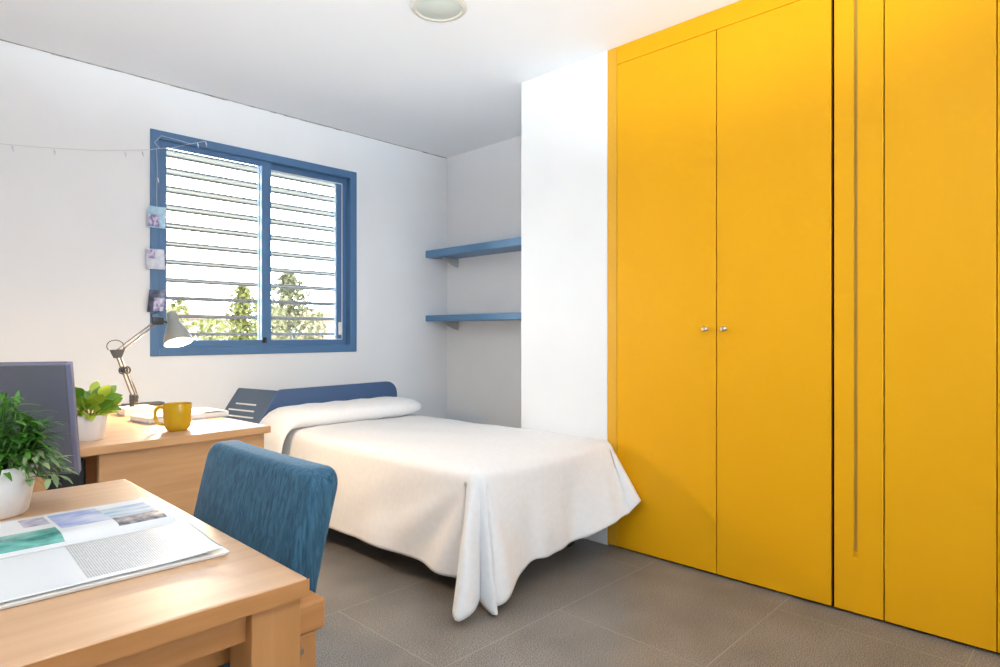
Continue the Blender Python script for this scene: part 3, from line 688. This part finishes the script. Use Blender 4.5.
blk = thing('black_box', 'black box standing in the dark gap left of the back desk end panel', 'computer', (0.44, 2.36, 0))  # plain black box set in the gap, not identified further
bm = bmesh.new(); abox(bm, -0.065, 0.03, -0.2, 0.2, 0.012, 0.70, 0.004); link('case', bm, M['black'], blk)
bm = bmesh.new()
for x in (-0.055, 0.01):
    for y in (-0.17, 0.15): box('foot', (x, x + 0.02, y, y + 0.02, 0, 0.0125), M['black'], blk)
box('front_plate', (-0.06, 0.025, -0.206, -0.1995, 0.02, 0.69), M['black'], blk, bev=0.002)

# ------------------------------------------------------------------ desk lamp
lp = thing('desk_lamp', 'lit swing-arm desk lamp with grey bell shade on the back desk', 'lamp', (0.757, 2.765, 0.7505))
box('base', (-0.040, 0.070, -0.055, 0.055, 0, 0.030), M['white'], lp, bev=0.004, seg=3)
bm = bmesh.new(); atube(bm, [(0, 0, 0.022), (0.0, 0, 0.055)], 0.008, 12)
abox(bm, -0.008, 0.020, -0.010, 0.010, 0.045, 0.078, 0.003); atube(bm, [(0.008, -0.016, 0.066), (0.008, 0.016, 0.066)], 0.006, 12); link('bracket', bm, M['black'], lp)
A0, A1, A2 = Vector((0.010, 0, 0.062)), Vector((-0.052, 0, 0.246)), Vector((0.088, 0, 0.366))
def rods(p, q, off):
    bm = bmesh.new(); d = (q - p).normalized(); s = Vector((-d.z, 0, d.x)) * off
    for sg in (1, -1):
        for yy in (-0.006, 0.006): atube(bm, [p + s * sg + Vector((0, yy, 0)), q + s * sg * 0.8 + Vector((0, yy, 0))], 0.0024, 8)
    return bm
link('lower_arm', rods(A0, A1, 0.007), M['greyrod'], lp, smooth=True)
link('upper_arm', rods(A1, A2, 0.007), M['greyrod'], lp, smooth=True)
bm = bmesh.new(); c0 = A0.lerp(A1, 0.62)
for sgn in (-1, 1):
    ring = [c0 + Vector((sgn * 0.009 + 0.010 * math.cos(t * 0.5236), -0.012, 0.013 * math.sin(t * 0.5236))) for t in range(13)]
    atube(bm, ring, 0.0032, 6)
abox(bm, -0.012, 0.012, -0.013, 0.013, -0.009, 0.009, 0.003, M4=Matrix.Translation(c0))
link('clamp', bm, M['black'], lp, smooth=True)
tube('spring', [A0 + Vector((0.012, 0.0, 0.0)), A0.lerp(A1, 0.3) + Vector((0.013, 0, 0)), A0.lerp(A1, 0.58) + Vector((0.008, 0, 0))], 0.0032, M['black'], lp, 8)
bm = bmesh.new(); t = bmesh.new()
pr = [(-0.024, 0.010), (0.026, 0.012), (0.014, -0.020), (-0.010, -0.022)]
a = [t.verts.new((A1.x + x, -0.010, A1.z + z)) for x, z in pr]; c = [t.verts.new((A1.x + x, 0.010, A1.z + z)) for x, z in pr]
t.faces.new(a); t.faces.new(c[::-1])
for i in range(4): t.faces.new((a[i], a[(i + 1) % 4], c[(i + 1) % 4], c[i]))
join(bm, t); link('elbow', bm, M['black'], lp)
tube('cable', [A1 + Vector((-0.006 + 0.029 * math.cos(R(t)), 0.0, 0.024 + 0.024 * math.sin(R(t)))) for t in range(215, -40, -15)] + [ A1.lerp(A2, 0.35) + Vector((0.004, -0.006, -0.008)), A1.lerp(A2, 0.55) + Vector((0.0, -0.006, -0.004))], 0.0016, M['black'], lp, 7)
hd = Vector((0.152, -0.004, 0.368))
bm = bmesh.new(); abox(bm, -0.022, 0.022, -0.011, 0.011, -0.016, 0.016, 0.004, M4=Matrix.Translation(A2 + Vector((0.004, 0, 0.004))))
atube(bm, [A2 + Vector((0.0, -0.02, 0.012)), A2 + Vector((0.0, 0.02, 0.012))], 0.007, 10)
atube(bm, [A2 + Vector((-0.01, 0, -0.01)), A2 + Vector((-0.018, 0, 0.03)), A2 + Vector((0.012, 0, 0.045))], 0.003, 7)
atube(bm, [A2 + Vector((0.02, 0, 0.006)), hd + Vector((-0.018, 0, -0.006))], 0.004, 8)
link('head_joint', bm, M['black_metal'], lp, smooth=True)
HM = aim(hd + Vector((-0.004, 0.014, 0.042)), hd + Vector((0.008, -0.048, -0.11)))
shp = [(0.0, 0.0), (0.012, 0.001), (0.018, 0.006), (0.020, 0.016), (0.021, 0.040), (0.026, 0.055), (0.036, 0.075), (0.046, 0.098), (0.052, 0.122), (0.053, 0.138)]
shade_in = [(r_ - 0.002, z) for r_, z in shp[::-1] if r_ > 0.019]
sh = lathe('lamp_shade', shp + shade_in + [(0, 0.03)], M['shade'], lp, 40, HM)
lathe('bulb', [(0, 0.045), (0.012, 0.05), (0.020, 0.075), (0.030, 0.10), (0.028, 0.118), (0.018, 0.127), (0, 0.130)], M['bulb'], lp, 24, HM)
bp_ = lp.matrix_basis @ HM @ Vector((0, 0, 0.15))
dl = bpy.data.lights.new('desk_lamp_light', 'POINT'); dl.energy = 27; dl.color = (1.0, 0.72, 0.42); dl.shadow_soft_size = 0.03
dlo = bpy.data.objects.new('desk_lamp_light', dl); C.objects.link(dlo); dlo.location = Vector(lp.location) + (HM @ Vector((0, 0, 0.155)))

# flat black object behind the lamp, with its cable
ft = thing('desk_tray', 'flat black object with a loose cable lying behind the desk lamp base', 'tray', (0.875, 3.05, 0.7505))
box('body', (-0.075, 0.085, -0.03, 0.03, 0, 0.014), M['black'], ft, bev=0.005, seg=3)
tube('cable', [(-0.07, 0, 0.006), (-0.10, -0.02, 0.010), (-0.115, 0.0, 0.018), (-0.13, -0.02, 0.006), (-0.11, -0.035, 0.014), (-0.14, -0.01, 0.004), (-0.16, -0.03, 0.003)], 0.003, M['black'], ft, 7)

# ------------------------------------------------------------------ mug and book on the back desk
mu = thing('mug', 'mustard yellow mug standing on the back desk in front of the open book', 'mug', (0.738, 2.205, 0.7505))
lathe('body', [(0, 0.003), (0.026, 0.003), (0.028, 0.0), (0.031, 0.002), (0.038, 0.013), (0.041, 0.026), (0.0425, 0.05), (0.0432, 0.086), (0.0425, 0.0885), (0.041, 0.087), (0.0400, 0.05), (0.037, 0.02), (0.028, 0.009), (0, 0.007)], M['mug'], mu, 48)
hx = Vector((-0.80, 0.45, 0)).normalized()
hp = [hx * r_ + Vector((0, 0, z)) for r_, z in ((0.041, 0.076), (0.053, 0.078), (0.063, 0.072), (0.067, 0.058), (0.066, 0.042), (0.060, 0.028), (0.051, 0.022), (0.039, 0.020))]
tube('handle', hp, 0.0052, M['mug'], mu, 12)

bk = thing('book', 'white open book lying on the back desk behind the mustard mug', 'book', (0.85, 2.505, 0.7505), R(7))
bm = bmesh.new(); N = 28
for sgn in (-1, 1):
    for lay in range(5):
        G_ = []
        for i in range(N + 1):
            t = i / N; x = sgn * t * (0.150 - 0.002 * lay)
            z = 0.002 + 0.0048 * lay * (1 - 0.35 * (1 - t) ** 3) + 0.004 * math.sin(t * math.pi) * (lay / 4) - 0.010 * (1 - t) ** 6 * lay / 4
            G_.append([bm.verts.new((x, -0.080 + 0.0012 * lay, max(0.0006 * lay + 0.0006, z))), bm.verts.new((x, 0.080 - 0.0012 * lay, max(0.0006 * lay + 0.0006, z)))])
        for i in range(N): bm.faces.new((G_[i][0], G_[i + 1][0], G_[i + 1][1], G_[i][1]))
link('pages', bm, M['paper'], bk, smooth=True, angle=180)
bm = bmesh.new(); abox(bm, -0.154, 0.154, -0.083, 0.083, 0.0, 0.002); link('cover', bm, M['white'], bk)
bm = bmesh.new()
for sgn in (-1, 1):
    x0, x1 = sorted((sgn * 0.004, sgn * 0.147)); abox(bm, x0, x1, -0.078, 0.078, 0.0022, 0.0195, 0.002)
link('page_block', bm, M['paper'], bk)

# ------------------------------------------------------------------ outdoors
struct(box('ground', (-60, 80, WY + 0.6, 90, -3.3, -3.0), M['ground'], bev=0))
FW = (math.sin(R(45.8)), math.cos(R(45.8))); RT = (FW[1], -FW[0])
def at(px, D): u = (px - 500) / 625; return D * (FW[0] + u * RT[0]), D * (FW[1] + u * RT[1])
def tree(px, top, D, wid, m, lab, seed, n=1500, base=-3.0, shape='cone'):
    x, y = at(px, D); zt = 1.07 + D * (333 - top) / 625; hh = zt - base; r0 = wid * D / 625 / 2
    t = thing('tree', lab, 'tree', (x, y, base), group='trees seen through the window')
    tube('trunk', [(0, 0, 0), (0.03, 0.02, hh * 0.4), (0, 0, hh * 0.9)], [0.12, 0.08, 0.02], M['bark'], t, 8)
    rnd = random.Random(seed); bm = bmesh.new()
    for k in range(n):
        f = rnd.random() ** 0.8
        z = hh * (0.25 + 0.75 * f)
        if shape == 'cone': r_ = r0 * (1.02 - f) ** 0.62 * 1.1 * (0.8 + 0.35 * math.sin(k * 0.37 + z * 5))
        else: r_ = r0 * math.sqrt(max(0.02, 1 - ((f - 0.45) / 0.56) ** 2)) * (0.8 + 0.3 * math.sin(z * 4 + 2))
        a = rnd.uniform(0, 6.283); q = r_ * math.sqrt(rnd.random())
        c = Vector((q * math.cos(a), q * math.sin(a), z)); s = rnd.uniform(0.035, 0.085) * D / 16
        d = Vector((rnd.gauss(0, 1), rnd.gauss(0, 1), rnd.gauss(0, 1))).normalized(); e = d.orthogonal().normalized()
        g_ = d.cross(e)
        v = [bm.verts.new(c + e * s), bm.verts.new(c + g_ * s * 0.6), bm.verts.new(c - e * s), bm.verts.new(c - g_ * s * 0.6)]
        bm.faces.new(v)
    link('crown', bm, m, t, recalc=False)
tree(178, 297, 15, 34, M['tree1'], 'yellow-green tree behind the lamp head at the left window edge', 1, 900, shape='round')
tree(243, 286, 17, 84, M['tree1'], 'yellow-green tree seen left of the middle window bar', 2, 3400)
tree(260, 296, 19, 34, M['tree1'], 'pale green tree partly behind the middle window bar', 3, 900)
tree(289, 271, 14, 112, M['tree2'], 'tall olive-grey tree in the right window pane', 4, 4200)
tree(274, 305, 12, 50, M['tree2'], 'low olive bush tree just right of the middle window bar', 5, 900, shape='round')
tree(316, 312, 13, 44, M['tree2'], 'low olive tree at the right end of the right pane', 6, 900, shape='round')
tree(208, 318, 20, 70, M['tree1'], 'low yellow-green tree in front of the pink house', 8, 900, shape='round')
def house(px, D, w, d, ztop, wall, lab, gable=True, rot=0.0):
    x, y = at(px, D); t = thing('house', lab, 'house', (x, y, -3.0), R(-40) + rot); hz = ztop + 3.0
    box('wall', (-w / 2, w / 2, -d / 2, d / 2, 0, hz), wall, t, bev=0)
    if gable:
        bm = bmesh.new(); o = 0.35; ap = w * 0.22
        pr = [(-w / 2 - o, hz - 0.1), (w / 2 + o, hz - 0.1), (0, hz + ap)]
        a = [bm.verts.new((p, -d / 2 - o, z)) for p, z in pr]; c = [bm.verts.new((p, d / 2 + o, z)) for p, z in pr]
        bm.faces.new(a); bm.faces.new(c[::-1])
        for i in range(3): bm.faces.new((a[i], a[(i + 1) % 3], c[(i + 1) % 3], c[i]))
        link('roof', bm, M['rooft'], t)
    else:
        box('parapet', (-w / 2 - 0.1, w / 2 + 0.1, -d / 2 - 0.1, d / 2 + 0.1, hz, hz + 0.25), wall, t, bev=0)
    for xx in (-w * 0.28, w * 0.18):
        box('window', (xx, xx + w * 0.12, -d / 2 - 0.03, -d / 2 + 0.02, hz - 1.5, hz - 0.5), M['glassdark'], t, bev=0)
house(200, 34, 2.8, 5, 1.9, M['pink'], 'pink house with clay roof beyond the left pane')
house(325, 30, 3.4, 6, 1.9, M['brickr'], 'orange flat-topped building beyond the right pane', gable=False)
